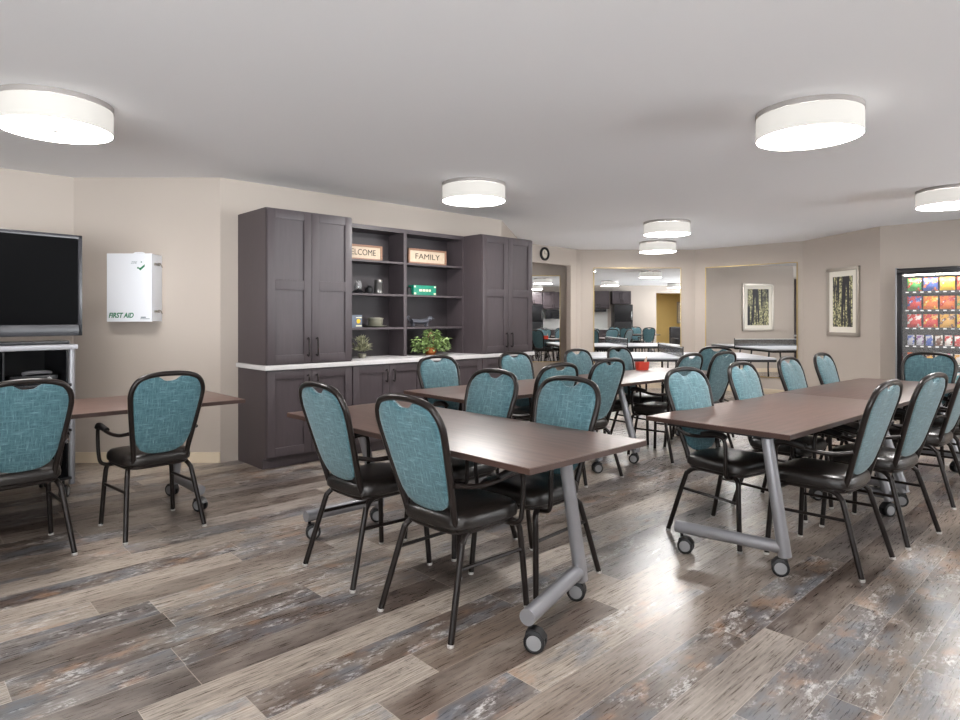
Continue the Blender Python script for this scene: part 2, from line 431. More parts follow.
# ------------------------------------------------------------------ mirrors
def mirror(p, q, t0, t1, z0, z1, label):
    p = Vector((p[0], p[1], 0)); q = Vector((q[0], q[1], 0)); d = (q-p).normalized(); an = math.atan2(d.y, d.x)
    c = p+d*t0
    t = thing('wall_mirror', label, 'mirror', (c.x, c.y, 0), an)
    L = t1-t0; f = .012
    G().box(f, L-f, -.012, -.003, z0+f, z1-f).build('mirror_glass', M['mirror'], t, smooth=False)
    g = G(); g.box(0, L, -.02, -.001, z0, z0+f).box(0, L, -.02, -.001, z1-f, z1).box(0, f, -.02, -.001, z0, z1).box(L-f, L, -.02, -.001, z0, z1)
    g.build('mirror_frame', M['gold'], t, smooth=False)
mirror(PTS['f'], PTS['g'], .25, 1.93, .33, 2.315, 'large gilt-edged wall mirror in the middle, showing the kitchen and a yellow doorway')
mirror(PTS['g'], PTS['h'], .215, 1.865, .30, 2.31, 'large gilt-edged wall mirror left of the framed picture, reflecting another picture')
mirror((.2, 12.55), (1.83, 12.55), .3, 1.385, .48, 2.19, 'tall narrow wall mirror in the nook beside the tall dark cabinet')

# ------------------------------------------------------------------ framed pictures
def picture(p, q, tc, zc, wd, ht, label):
    p = Vector((p[0], p[1], 0)); q = Vector((q[0], q[1], 0)); d = (q-p).normalized(); an = math.atan2(d.y, d.x)
    c = p+d*tc
    t = thing('framed_picture', label, 'picture', (c.x, c.y, zc), an)
    a, b = wd/2, ht/2; f = .055
    g = G(); g.box(-a, a, -.035, -.002, -b, -b+f, .006).box(-a, a, -.035, -.002, b-f, b, .006).box(-a, -a+f, -.035, -.002, -b, b, .006).box(a-f, a, -.035, -.002, -b, b, .006)
    g.build('picture_frame', M['pframe'], t)
    G().box(-a+f, a-f, -.018, -.004, -b+f, b-f).build('mount', M['mount'], t, smooth=False)
    G().box(-a+f+.085, a-f-.085, -.021, -.018, -b+f+.085, b-f-.085).build('print', M['birch'], t, smooth=False)
picture(PTS['h'], PTS['i'], .571*1.744, 1.603, .72, 1.06, 'silver-framed birch forest print on the wall left of the vending machine')
picture(PTS['d'], PTS['e'], .97, 1.62, .85, 1.18, 'silver-framed forest print on the hall wall, seen only reflected in the mirror')
picture((10, -5), (5, -5), .55, 1.6, .7, 1.0, 'dark-framed print on the yellow wall behind the doorway, seen in the mirror')

# ------------------------------------------------------------------ ceiling lamps
def make_lamp(loc, label):
    t = thing('ceiling_lamp', label, 'ceiling light', loc, 0, 'round drum ceiling lamps')
    G().lathe([(.28, 0), (.310, 0), (.310, -.032), (.28, -.0325)], n=56).build('mounting_ring', M['shade_rim'], t)
    bm = G(); r0, r1 = .303, .307
    bm.loft([[(math.cos(2*math.pi*k/64)*r, math.sin(2*math.pi*k/64)*r, z) for k in range(64)] for r, z in ((r0, -.033), (r1, -.033), (r1, -.172), (r0, -.172), (r0, -.033))], cap=False)
    bm.build('lamp_shade', M['lamp_shade'], t)
    G().lathe([(.302, -.160), (.302, -.169), (.0, -.169001)], n=56).build('diffuser', M['lamp_disc'], t)
    G().lathe([(.012, -.169), (.024, -.171), (.022, -.179), (.008, -.183)], n=16).build('finial', M['chrome'], t)
    return t
lamps = [(-2.58, 3.86, 'drum ceiling lamp at the upper left, above the table with two chairs'),
         (2.08, 4.02, 'largest drum ceiling lamp, above the long table on the right'),
         (-.06, 6.2, 'drum ceiling lamp in front of the open shelves'),
         (2.55, 8.67, 'nearer of the two small drum ceiling lamps overlapping at the back'),
         (3.07, 10.97, 'farthest drum ceiling lamp, just before the middle mirror'),
         (4.80, 6.46, 'drum ceiling lamp above the vending machine side, cut by the right edge'),
         (-.3, .6, 'drum ceiling lamp above the near floor'), (4.6, 1.9, 'drum ceiling lamp before the kitchen'),
         (7.3, 3.9, 'drum ceiling lamp near the right wall'),
         (7.6, -3.0, 'added drum ceiling lamp brightening the yellow room'), (7.4, .4, 'drum ceiling lamp by the yellow doorway'), (2.2, -.3, 'drum ceiling lamp near the kitchen fridge')]  # the yellow-room lamp is added to brighten that room
l0 = make_lamp((lamps[0][0], lamps[0][1], CEIL), lamps[0][2])
for x, y, lb in lamps[1:]: dup(l0, (x, y, CEIL), 0, lb)

# ------------------------------------------------------------------ cabinets (local frame: x along the wall, y into the wall)
F0 = Vector((-1.89, 5.6, 0)); CD = .595; MW = .875
def cthing(name, label, cat, x=0, y=0, z=0, group=None):
    p = F0+u*x+v*y
    return thing(name, label, cat, (p.x, p.y, z), A, group)
def shaker(g, x0, x1, z0, z1, mid=None, y=-.02):
    """a door leaf with raised stiles and rails around sunk panels"""
    s = .075
    g.box(x0, x1, y+.013, y+.02, z0, z1)
    g.box(x0, x0+s, y, y+.014, z0, z1, .003); g.box(x1-s, x1, y, y+.014, z0, z1, .003)
    g.box(x0+s, x1-s, y, y+.014, z0, z0+s, .003); g.box(x0+s, x1-s, y, y+.014, z1-s, z1, .003)
    if mid: g.box(x0+s, x1-s, y, y+.014, mid-s*.6, mid+s*.6, .003)
    return g
def pull(par, x, z0, z1, y=-.02):
    G().tube([(x, y, z0+.012), (x, y-.03, z0+.006), (x, y-.034, (z0+z1)/2), (x, y-.03, z1-.006), (x, y, z1-.012)], .007, 8, 5).build('handle', M['handle'], par)
def base_cab(x, label):
    t = cthing('base_cabinet', label, 'cabinet', x, 0, 0)
    g = G(); g.box(.002, MW-.002, 0.0, CD, .10, .885); g.box(.002, MW-.002, .06, CD, 0, .10)
    g.build('body', M['cab'], t, smooth=False)
    for k, (a, b) in enumerate(((.006, MW/2-.002), (MW/2+.002, MW-.006))):
        d = shaker(G(), a, b, .115, .875).build('door', M['cab'], t)
        pull(d, (MW/2-.045) if k == 0 else (MW/2+.045), .70, .83)
base_cab(0, 'dark base cabinet farthest left, under the left tall cabinet')
base_cab(MW, 'dark base cabinet under the left half of the open shelves')
base_cab(2*MW, 'dark base cabinet under the right half of the open shelves, behind the chairs')
base_cab(3*MW, 'dark base cabinet farthest right, under the right tall cabinet')
t = cthing('worktop', 'pale grey worktop running across all the dark base cabinets', 'worktop', 0, 0, 0)
G().box(-.02, 4*MW+.02, -.035, CD, .886, .928, .004).build('slab', M['worktop'], t)
def tall_cab(x, label):
    t = cthing('tall_cabinet', label, 'cabinet', x, 0, .929)
    H = 2.33-.929
    G().box(.001, MW-.001, 0, CD, 0, H).build('body', M['cab'], t, smooth=False)
    for k, (a, b) in enumerate(((.006, MW/2-.002), (MW/2+.002, MW-.006))):
        d = shaker(G(), a, b, .012, H-.012, .72).build('door', M['cab'], t)
        pull(d, (MW/2-.045) if k == 0 else (MW/2+.045), .07, .24)
tall_cab(0, 'tall dark two-door wall cabinet at the left end of the worktop')
tall_cab(3*MW, 'tall dark two-door wall cabinet at the right end of the worktop')
SB = .30
t = cthing('open_shelf_unit', 'dark open shelf unit with ornaments between the two tall cabinets', 'shelf', MW, SB, .929)
H = 2.33-.929; W = 2*MW; D = CD-SB
g = G(); g.box(.002, .026, 0, D, 0, H).box(W-.026, W-.002, 0, D, 0, H).box(W/2-.02, W/2+.02, 0, D, 0, H)
g.box(.026, W-.026, .001, D, H-.045, H); g.build('carcass', M['cab'], t, smooth=False)
G().box(.026, W-.026, D-.012, D, 0, H-.045).build('back_panel', M['cab_shaded'], t, smooth=False)
SH = [1.25, 1.61, 1.965]
for z in SH:
    for a, b in ((.026, W/2-.02), (W/2+.02, W-.026)):
        G().box(a, b, .002, D-.012, z-.929-.022, z-.929, .001).build('shelf', M['cab'], t, smooth=False)

# ------------------------------------------------------------------ ornaments on the shelves.  sx = metres along the cabinets, sy = metres into them
def sign(sx, sy, z, wd, ht, word, label, tw):
    t = cthing('word_sign', label, 'sign', sx, sy, z)
    a = wd/2; f = .022
    g = G(); g.box(-a, a, -.02, 0, 0, f, .003).box(-a, a, -.02, 0, ht-f, ht, .003).box(-a, -a+f, -.02, 0, 0, ht, .003).box(a-f, a, -.02, 0, 0, ht, .003)
    g.build('sign_frame', M['wood_sign'], t)
    G().box(-a+f, a-f, -.01, 0, f, ht-f).build('panel', M['cream'], t, smooth=False)
    text_mesh('lettering', word, .09, M['ink'], t, (0, -.0105, ht/2), (R(90), 0, 0), 0.001, bold=0.0, width=tw)
sign(1.237, .42, SH[2]+.001, .56, .165, 'WELCOME', 'brown framed WELCOME sign on the top left shelf, part hidden by the cabinet', .40)
sign(2.138, .40, SH[2]+.001, .56, .175, 'FAMILY', 'brown framed FAMILY sign on the top right shelf', .36)
# second shelf, left: glass cloche, dark pot, metal tumbler
t = cthing('glass_jar', 'small clear glass jar on a black base, second shelf left', 'jar', 1.231, .44, SH[1]+.001)
G().lathe([(.0, 0), (.062, 0), (.066, .012), (.045, .035), (.02, .045), (0, .046)], n=24).build('base', M['black'], t)
gm = mat('clear_glass', (.9, .9, .9, 1), .05); gm.node_tree.nodes['Principled BSDF'].inputs['Transmission Weight'].default_value = .8
G().lathe([(.02, .046), (.038, .055), (.042, .09), (.030, .12), (.034, .135), (0, .137)], n=24).build('jar_body', gm, t)
t = cthing('dark_pot', 'small black pot between the glass jar and the metal tumbler', 'pot', 1.389, .46, SH[1]+.001)
G().lathe([(.0, 0), (.03, 0), (.042, .03), (.038, .065), (.02, .08), (.024, .09), (0, .09)], n=24).build('pot_body', M['blackmat'], t)
t = cthing('metal_tumbler', 'tall ribbed pewter tumbler on the second shelf left', 'tumbler', 1.479, .42, SH[1]+.001)
G().lathe([(.0, 0), (.055, 0), (.057, .01), (.05, .012), (.047, .06), (.05, .065), (.045, .12), (.048, .125), (.043, .155), (.038, .155), (.036, .02), (0, .018)], n=28).build('tumbler_body', M['pewter'], t)
# third shelf, left
t = cthing('small_card_box', 'small blue-grey card box with a yellow mark, third shelf left', 'box', 1.181, .40, SH[0]+.001)
G().box(-.075, .075, 0, .03, 0, .13, .002).build('box_body', M['blue_print'], t)
G().lathe([(.0, 0), (.024, 0), (.024, -.001), (0, -.0012)], c=(.03, 0, .065), n=18, axis='y').build('yellow_mark', M['yellow_print'], t)
G().box(.0, .07, -.001, 0, .01, .022).box(.0, .07, -.001, 0, .1, .108).build('white_stripe', M['cream_print'], t, smooth=False)
t = cthing('saucer', 'grey saucer beneath the lidded bowl', 'saucer', 1.440, .42, SH[0]+.001)
G().lathe([(.0, 0), (.06, 0), (.12, .012), (.122, .017), (.06, .008), (0, .008)], n=32).build('dish', M['bowl'], t)
t = cthing('lidded_bowl', 'grey-green lidded bowl on the third shelf left', 'bowl', 1.440, .42, SH[0]+.010)
G().lathe([(.0, 0), (.055, 0), (.075, .02), (.083, .075), (.079, .078), (0, .078)], n=32).build('bowl_body', M['bowl'], t)
G().lathe([(.0, .078), (.088, .078), (.088, .088), (.04, .096), (0, .097)], n=32).build('lid', M['bowl'], t)
# second shelf right: green box, third shelf right: dachshund
t = cthing('decorated_box', 'emerald green decorated box on the second shelf right', 'box', 2.109, .40, SH[1]+.001, None)
G().box(-.165, .165, 0, .10, 0, .115, .004).build('box_body', M['teal_box'], t)
G().box(-.085, -.045, -.0015, 0, .045, .07).box(-.035, .005, -.0015, 0, .045, .07).box(.015, .045, -.0015, 0, .045, .07).box(.055, .085, -.0015, 0, .045, .07).build('cream_mark', M['cream_print'], t, smooth=False)
G().box(-.16, -.13, -.0015, 0, .01, .03).box(-.16, -.135, -.0015, 0, .09, .108).box(.13, .16, -.0015, 0, .01, .03).box(.135, .16, -.0015, 0, .09, .108).build('corner_mark', M['cream_print'], t, smooth=False)
t = cthing('dark_candle_holder', 'small black holder left of the emerald box', 'holder', 1.901, .44, SH[1]+.001)
G().lathe([(.0, 0), (.04, 0), (.035, .02), (.03, .08), (.038, .09), (0, .088)], n=24).build('holder_body', M['blackmat'], t)
t = cthing('dachshund_figurine', 'dark metal dachshund figurine on the third shelf right', 'figurine', 2.051, .42, SH[0]+.001)
g = G(); g.tube([(-.125, 0, .075), (-.08, 0, .078), (0, 0, .072), (.07, 0, .078), (.105, 0, .085)], .036, 14, 5)
g.tube([(.09, 0, .085), (.12, 0, .11), (.14, 0, .125), (.155, 0, .125)], .022, 12, 5, r2=.024)
g.tube([(.14, 0, .126), (.17, 0, .122), (.205, 0, .108)], .026, 12, 5, r2=.011)
for sx in (-.11, .085):
    for sy in (-.018, .018): g.tube([(sx, sy, .07), (sx+.005, sy, .035), (sx+.002, sy, .008), (sx+.022, sy, .007)], .0125, 8, 4, r2=.009)
g.tube([(-.14, 0, .085), (-.17, 0, .10), (-.18, 0, .13), (-.165, 0, .15), (-.15, 0, .14)], .009, 8, 5)
bmesh.ops.transform(g.bm, matrix=Matrix.Diagonal((1, 1, .8, 1)), verts=g.bm.verts); g.build('dog_body', M['dog'], t)
for sy in (-.022, .022): G().tube([(.145, sy, .112), (.14, sy*1.3, .092), (.135, sy*1.3, .07)], .012, 8, 4, r2=.008).build('ear', M['dog'], t)
# worktop plants
t = cthing('sage_succulent', 'grey-green leafy sprig on the worktop at the left shelf', 'plant', 1.229, .36, .929)
g = G()
G().lathe([(0, 0), (.035, 0), (.045, .045), (.04, .045), (0, .04)], n=20).build('pot', M['bowl'], t)
for k in range(130):
    a = random.uniform(0, 6.28); el = random.uniform(.0, 1.5); r = random.uniform(.015, .10)
    d = Vector((math.cos(a)*math.cos(el), math.sin(a)*math.cos(el), math.sin(el)))
    g.leaf(Vector((0, 0, .05))+d*r+Vector((0, 0, r*.5)), d+Vector((0, 0, .2)), random.uniform(.045, .07), .034)
g.build('leaves', M['sage'], t)
t = cthing('potted_ivy', 'leafy green plant in a copper basket on the worktop', 'plant', 2.133, .33, .929)
G().lathe([(0, 0), (.05, 0), (.07, .03), (.068, .06), (.058, .085), (.05, .085), (0, .08)], n=24).build('basket', M['copper'], t)
G().tube([(-.045, 0, .07), (-.035, 0, .2), (0, .0, .25), (.035, 0, .2), (.045, 0, .07)], .006, 6, 5).build('basket_handle', M['twig'], t)
g = G()
for k in range(330):
    a = random.uniform(0, 6.28); rr = random.uniform(.04, .235)*(1 if abs(math.cos(a)) > .4 else .55)
    z = .09+random.uniform(-.07, .14)*(1-rr*1.5)+(.05 if rr < .1 else 0)
    p = Vector((math.cos(a)*rr, math.sin(a)*rr*.55-.03, max(.015, z)))
    g.leaf(p, (math.cos(a), math.sin(a)*.6, random.uniform(-.3, .5)), random.uniform(.045, .07), random.uniform(.035, .055))
for sx, sy, sz in ((-.07, 0, .27), (.0, .0, .28), (.11, 0, .22)):
    for k in range(14):
        d = Vector((random.uniform(-1, 1), random.uniform(-1, 1), random.uniform(-1, 1))); g.leaf(Vector((sx, sy, sz)), d, .03, .02)
    g.tube([(0, 0, .08), (sx*.8, sy, sz*.7), (sx, sy, sz)], .003, 5, 3)
g.build('foliage', M['leaf'], t)

# ------------------------------------------------------------------ chairs
def back_y(z): return -.158-(z-.45)*.29-(max(0, z-.8)**2)*.15
HW = [(.42, .145), (.50, .160), (.60, .176), (.72, .193), (.82, .207), (.90, .213)]
def hwid(z):
    for (a, wa), (b, wb) in zip(HW, HW[1:]):
        if z <= b: return wa+(wb-wa)*(z-a)/(b-a)
    return HW[-1][1]
def make_chair(label, loc, rot, group):
    t = thing('banquet_chair', label, 'chair', loc, rot, group)
    # seat cushion: rounded, softly crowned, slightly narrower at the back
    def outline(k, z):
        pts = []
        for i in range(48):
            a = 2*math.pi*i/48; ca, sa = math.cos(a), math.sin(a)
            e = .42
            x = math.copysign(abs(ca)**e, ca); y = math.copysign(abs(sa)**e, sa)
            hw = (.222 if y > 0 else .222)*(1-.09*(1-y)/2)
            pts.append((x*hw*k, .022+y*.212*k, z))
        return pts
    G().loft([outline(.95, .432), outline(1.0, .442), outline(1.01, .462), outline(.985, .487), outline(.92, .501), outline(.7, .509), outline(.35, .512)]).build('seat', M['vinyl'], t)
    G().loft([outline(.9, .413), outline(.93, .420), outline(.93, .432)]).build('seat_pan', M['frame'], t)
    # back frame tube
    P = [(.150, -.135, .425), (.158, -.158, .455)]+[(hwid(z), back_y(z), z) for z in (.52, .62, .72, .82, .89)]
    P += [(.200, back_y(.94), .940), (.172, back_y(.975), .978), (.125, back_y(1.0), .998), (.06, back_y(1.01), 1.008)]
    full = P+[(0, back_y(1.01), 1.010)]+[(-x, y, z) for x, y, z in reversed(P)]
    G().tube(full, .0158, 10, 4).build('back_frame', M['frame'], t)
    # fabric shield with a hand-hold notch at the top
    half = []
    for x, z in ((.0, .964), (.02, .965), (.036, .970), (.050, .981), (.068, .992), (.09, .995), (.12, .989), (.160, .972), (.190, .938), (.201, .89), (.196, .82), (.183, .72), (.167, .62), (.153, .575), (.128, .535), (.09, .512), (.045, .503)):
        half.append((x, z))
    out = [Vector((x, z)) for x, z in half]+[Vector((0, .501))]+[Vector((-x, z)) for x, z in reversed(half[1:])]
    c = Vector((0, .74))
    g = G(); rings = []
    for k, th in ((0.25, .026), (.6, .024), (.85, .019), (.95, .013), (1.0, .004)):
        rings.append([(c.x+(p.x-c.x)*k, back_y(c.y+(p.y-c.y)*k)+th*1.1, c.y+(p.y-c.y)*k) for p in out])
    for k, th in ((1.0, -.006), (.95, -.012), (.85, -.014), (.25, -.015)):
        rings.append([(c.x+(p.x-c.x)*k, back_y(c.y+(p.y-c.y)*k)+th, c.y+(p.y-c.y)*k) for p in out])
    g.loft(rings); g.build('backrest', M['fabric'], t)
    for s in (-1, 1):
        G().tube([(s*.150, .10, .420), (s*.175, .165, .416), (s*.198, .205, .385), (s*.208, .214, .30), (s*.225, .232, .012)], .0145, 10, 5).build('leg', M['frame'], t)
        fl = [o for o in COL.objects if o.parent == t][-1]
        G().lathe([(.0, 0), (.0135, 0), (.0155, .005), (.0150, .014), (0, .0145)], c=(s*.226, .233, 0), n=14).build('foot_glide', M['glide'], fl)
        G().tube([(s*.150, -.02, .420), (s*.172, -.105, .416), (s*.188, -.150, .385), (s*.196, -.168, .34), (s*.234, -.262, .012)], .0145, 10, 5).build('leg', M['frame'], t)
        rl = [o for o in COL.objects if o.parent == t][-1]
        G().lathe([(.0, 0), (.0135, 0), (.0155, .005), (.0150, .014), (0, .0145)], c=(s*.2345, -.263, 0), n=14).build('foot_glide', M['glide'], rl)
        G().tube([(s*.210, .216, .275), (s*.204, -.185, .285)], .009, 8, 0).build('stretcher', M['frame'], t)
        ar = G().tube([(s*.203, back_y(.65)+.004, .648), (s*.228, -.13, .632), (s*.250, -.04, .635), (s*.262, .06, .652), (s*.264, .125, .658), (s*.263, .158, .638), (s*.262, .165, .57), (s*.258, .162, .48), (s*.245, .158, .425), (s*.20, .152, .408), (s*.15, .15, .408)], .0115, 10, 5).build('armrest', M['frame'], t)
        G().tube([(s*.256, .005, .652), (s*.262, .05, .664), (s*.265, .10, .672), (s*.265, .145, .668), (s*.264, .17, .652)], .017, 10, 4).build('arm_pad', M['pad'], ar)
    return t
def pos(o, L, S, a, s): return (o[0]+L[0]*a+S[0]*s, o[1]+L[1]*a+S[1]*s)
T3o = (-.62, 5.17); a3 = R(41); L3 = (math.cos(a3), math.sin(a3)); S3 = (math.sin(a3), -math.cos(a3))
T2o = (1.005, 3.83); a2 = R(41.5); L2 = (math.cos(a2), math.sin(a2)); S2 = (math.sin(a2), -math.cos(a2))
chairs = [  # position, facing angle, group, label
 ((-2.66, 3.63), 136, 'gl', 'teal armchair at the far left edge, back turned, at the table before the television'),
 ((-2.14, 4.13), 136.5, 'gl', 'teal armchair with its back turned below the first aid cabinet'),
 ((-.60, 3.474), 44, 'gc', 'teal armchair with back turned, left of the two near chairs at the front table'),
 ((-.106, 2.953), 46, 'gc', 'nearest teal armchair, back turned, in the middle foreground'),
 ((-.134, 3.854), 224, 'gc', 'teal armchair on the far side of the front table, the left one'),
 ((.277, 3.348), 224, 'gc', 'teal armchair on the far side of the front table, the right one'),
 ((1.96, 3.60), 130.7, 'gr', 'nearest teal armchair on the right side of the long right table, back turned'),
 ((2.53, 4.05), 126, 'gr', 'second teal armchair along the right side of the long right table'),
 ((3.34, 4.83), 132, 'gr', 'teal armchair at the right picture edge, third along the right table'),
 ((3.83, 5.28), 131, 'gr', 'teal armchair partly cut off by the right edge, farthest along the right table'),
 ((1.54, 3.96), -55, 'gr', 'teal armchair on the far side of the right table, nearest its left corner'),
 (pos(T2o, L2, S2, 1.33, .25), -48.5, 'gr', 'teal armchair on the far side of the right table, second from its left corner'),
 (pos(T2o, L2, S2, 2.25, .21), -48.5, 'gr', 'teal armchair on the far side of the right table, before the right mirror edge'),
 (pos(T2o, L2, S2, 3.10, .17), -48.5, 'gr', 'teal armchair on the far side of the right table, below the framed forest print'),
 (pos(T2o, L2, S2, 3.66, .50), 221.5, 'gr', 'teal armchair at the head of the right table before the vending machine'),
 (pos(T3o, L3, S3, .444, .17), -49, 'gb', 'teal armchair on the far side of the back table, below the potted plant'),
 (pos(T3o, L3, S3, 1.388, .17), -49, 'gb', 'teal armchair on the far side of the back table, before the right tall cabinet'),
 (pos(T3o, L3, S3, 2.30, .19), -49, 'gb', 'teal armchair on the far side of the back table, below the gap between two mirrors'),
 (pos(T3o, L3, S3, 3.02, .19), -49, 'gb', 'teal armchair on the far side of the back table, just left of the red basket'),
 (pos(T3o, L3, S3, .565, .87), 131, 'gb', 'teal armchair on the near side of the back table, closest to the camera'),
 (pos(T3o, L3, S3, 1.27, .78), 131, 'gb', 'teal armchair on the near side of the back table, beside its silver leg'),
 (pos(T3o, L3, S3, 2.48, .80), 131, 'gb', 'small teal armchair back on the near side of the back table, third of four'),
 (pos(T3o, L3, S3, 3.05, .84), 128, 'gb', 'teal armchair on the near side of the back table, the last one before its head'),
 (pos(T3o, L3, S3, 3.64, .56), 221, 'gb', 'teal armchair at the far head of the back table, facing the camera'),
 # off-frame table before the kitchen, seen in the mirrors
 ((4.2, 1.25), 0, 'gk', 'teal armchair at the left end of the table before the kitchen'),
 ((5.1, 1.92), 270, 'gk', 'teal armchair at the table before the kitchen, left on the far side'),
 ((5.9, 1.92), 270, 'gk', 'teal armchair at the table before the kitchen, right on the far side'),
 ((5.1, .58), 90, 'gk', 'teal armchair at the table before the kitchen, left on the kitchen side'),
 ((5.9, .58), 90, 'gk', 'teal armchair at the table before the kitchen, right on the kitchen side'),
]
GR = dict(gl='chairs at the table before the television', gc='chairs at the front table', gr='chairs at the long right table', gb='chairs at the back table', gk='chairs at the table before the kitchen')
c0 = None
for (x, y), an, gr, lb in chairs:
    if c0 is None: c0 = make_chair(lb, (x, y, 0), R(an-90), GR[gr])
    else: dup(c0, (x, y, 0), R(an-90), lb, GR[gr])

# ------------------------------------------------------------------ flip-top tables on castors
def make_caster(par, x, y, ang):
    ca, sa = math.cos(ang), math.sin(ang)
    mt = Matrix.Translation((x, y, 0)) @ Matrix.Rotation(ang, 4, 'Z')
    c = G().tube([(x, y, .13), (x, y, .088)], .009, 8, 0)
    b = bmesh.new(); c2 = G()
    hood = [(-.008, .048), (.0, .086), (.025, .096), (.055, .088), (.078, .060), (.070, .054), (.05, .078), (.02, .082), (.004, .046)]
    c2.loft([[(px-.012, s, pz) for px, pz in hood] for s in (-.024, .024)])
    me = bpy.data.meshes.new('t'); c2.bm.to_mesh(me); c2.bm.free(); bb = bmesh.new(); bb.from_mesh(me); c._merge(bb, mt); bpy.data.meshes.remove(me)
    cs = c.build('caster', M['tyre'], par)
    for s in (-1, 1):
        wd = G(); wd.lathe([(.036, s*.008), (.044, s*.010), (.044, s*.026), (.036, s*.029), (.034, s*.027)] if s > 0 else [(.034, -.027), (.036, -.029), (.044, -.026), (.044, -.010), (.036, -.008)], c=(.022, 0, .044), n=26, axis='y')
        bmesh.ops.transform(wd.bm, matrix=mt, verts=wd.bm.verts); wh = wd.build('wheel', M['tyre'], cs)
        hb = G(); hb.lathe([(.030, s*.026), (.031, s*.0295), (.012, s*.032)] if s > 0 else [(.012, -.032), (.031, -.0295), (.030, -.026)], c=(.022, 0, .044), n=22, axis='y')
        bmesh.ops.transform(hb.bm, matrix=mt, verts=hb.bm.verts); hb.build('wheel_hub', M['hub'], cs)
def make_table(label, o, ang, length, width, feet, group, flip=1):
    """o = corner, ang = direction of the long side; the short side runs to the right (flip=1) or left (flip=-1).
       feet: list of (a, bar start s, bar end s, column foot s, column top s)"""
    t = thing('folding_table', label, 'table', (o[0], o[1], 0), ang, group)
    Y = lambda s: -s*flip
    y0, y1 = sorted((Y(0), Y(width)))
    G().box(0, length, y0, y1, TH-.028, TH, .003).build('tabletop', M['laminate'], t)
    gg = G(); e = .002
    gg.box(-e, e, y0-e, y1+e, TH-.026, TH-.003).box(length-e, length+e, y0-e, y1+e, TH-.026, TH-.003).box(0, length, y0-e, y0+e, TH-.026, TH-.003).box(0, length, y1-e, y1+e, TH-.026, TH-.003)
    gg.build('edge_band', M['edge'], t, smooth=False)
    g = G(); ym = Y(feet[0][4])
    g.box(feet[0][0], feet[-1][0], ym-.02, ym+.02, TH-.06, TH-.03, .003)
    for a, *_ in feet: g.box(a-.04, a+.04, Y(width*.5)-width*.36, Y(width*.5)+width*.36, TH-.045, TH-.029, .003)
    g.build('under_frame', M['blackmat'], t)
    for k, (a, b0, b1, cf, ct, *sk) in enumerate(feet):
        a0, a1, ac = sk if sk else (a, a, a)
        f = G(); f.tube([(a0, Y(b0), .145), (a1, Y(b1), .145)], .034, 18, 0).build('foot_bar', M['silver'], t)
        G().tube([(ac, Y(cf), .10), (a, Y(ct), TH-.046)], .034, 18, 0, r2=.030).build('leg', M['silver'], t)
        for s in (b0+.03 if b0 < b1 else b0-.03, cf):
            make_caster(t, ac if s == cf else a0+.01, Y(s), R((-24, 152, 12, 190)[(k*2+(s == cf))]+10*math.sin(9*s+length))-ang)
    return t
make_table('dark walnut folding table in the middle foreground with four chairs', (.1945, 2.49), R(133.5), 2.03, .84,
           [(.17, .04, .60, .59, .43, .05, .21, .20), (1.85, .03, .58, .57, .40)], 'walnut folding tables on castors')
make_table('dark walnut folding table forming the near half of the long right table', T2o, a2, 1.838, .84,
           [(.08, .20, .76, .77, .69, .0, .11, .11), (1.68, .28, .83, .81, .62)], 'walnut folding tables on castors')
p = pos(T2o, L2, S2, 1.842, 0)
make_table('dark walnut folding table forming the far half of the long right table', p, a2, 1.838, .84,
           [(.16, .28, .83, .81, .62), (1.70, .28, .83, .81, .62)], 'walnut folding tables on castors')
make_table('dark walnut folding table near half of the back table, before the shelves', T3o, a3, 1.838, .84,
           [(.16, .26, .83, .81, .62), (1.50, .26, .83, .81, .62)], 'walnut folding tables on castors')
p = pos(T3o, L3, S3, 1.842, 0)
make_table('dark walnut folding table far half of the back table, with a red basket', p, a3, 1.838, .84,
           [(.20, .26, .83, .81, .62), (1.70, .26, .83, .81, .62)], 'walnut folding tables on castors')
make_table('dark walnut folding table at the left before the television', (-1.71, 4.62), R(223.5), 1.9, .84,
           [(.30, .04, .58, .58, .38), (1.7, .02, .58, .58, .38)], 'walnut folding tables on castors')
make_table('dark walnut folding table standing before the kitchen', (4.55, 1.67), 0, 1.9, .84,
           [(.2, .1, .70, .70, .5), (1.7, .1, .70, .70, .5)], 'walnut folding tables on castors')

# red basket
rp = pos(T3o, L3, S3, 3.22, .06)
t = thing('red_basket', 'small red basket with a cream bottle leaning in it on the back table', 'basket', (rp[0], rp[1], TH), .3)
def rr(k, z): return [(k*.075*math.copysign(abs(math.cos(a))**.4, math.cos(a)), k*.05*math.copysign(abs(math.sin(a))**.4, math.sin(a)), z) for a in [2*math.pi*i/28 for i in range(28)]]
G().loft([rr(.85, 0), rr(1, .09), rr(.94, .09), rr(.8, .01)]).build('basket_body', M['red'], t)
G().tube([(.02, 0, .025), (.04, 0, .09), (.05, 0, .125)], .016, 10, 3, r2=.012).tube([(.05, 0, .125), (.058, 0, .15)], .007, 8, 0).build('cream_bottle', M['cream'], t)

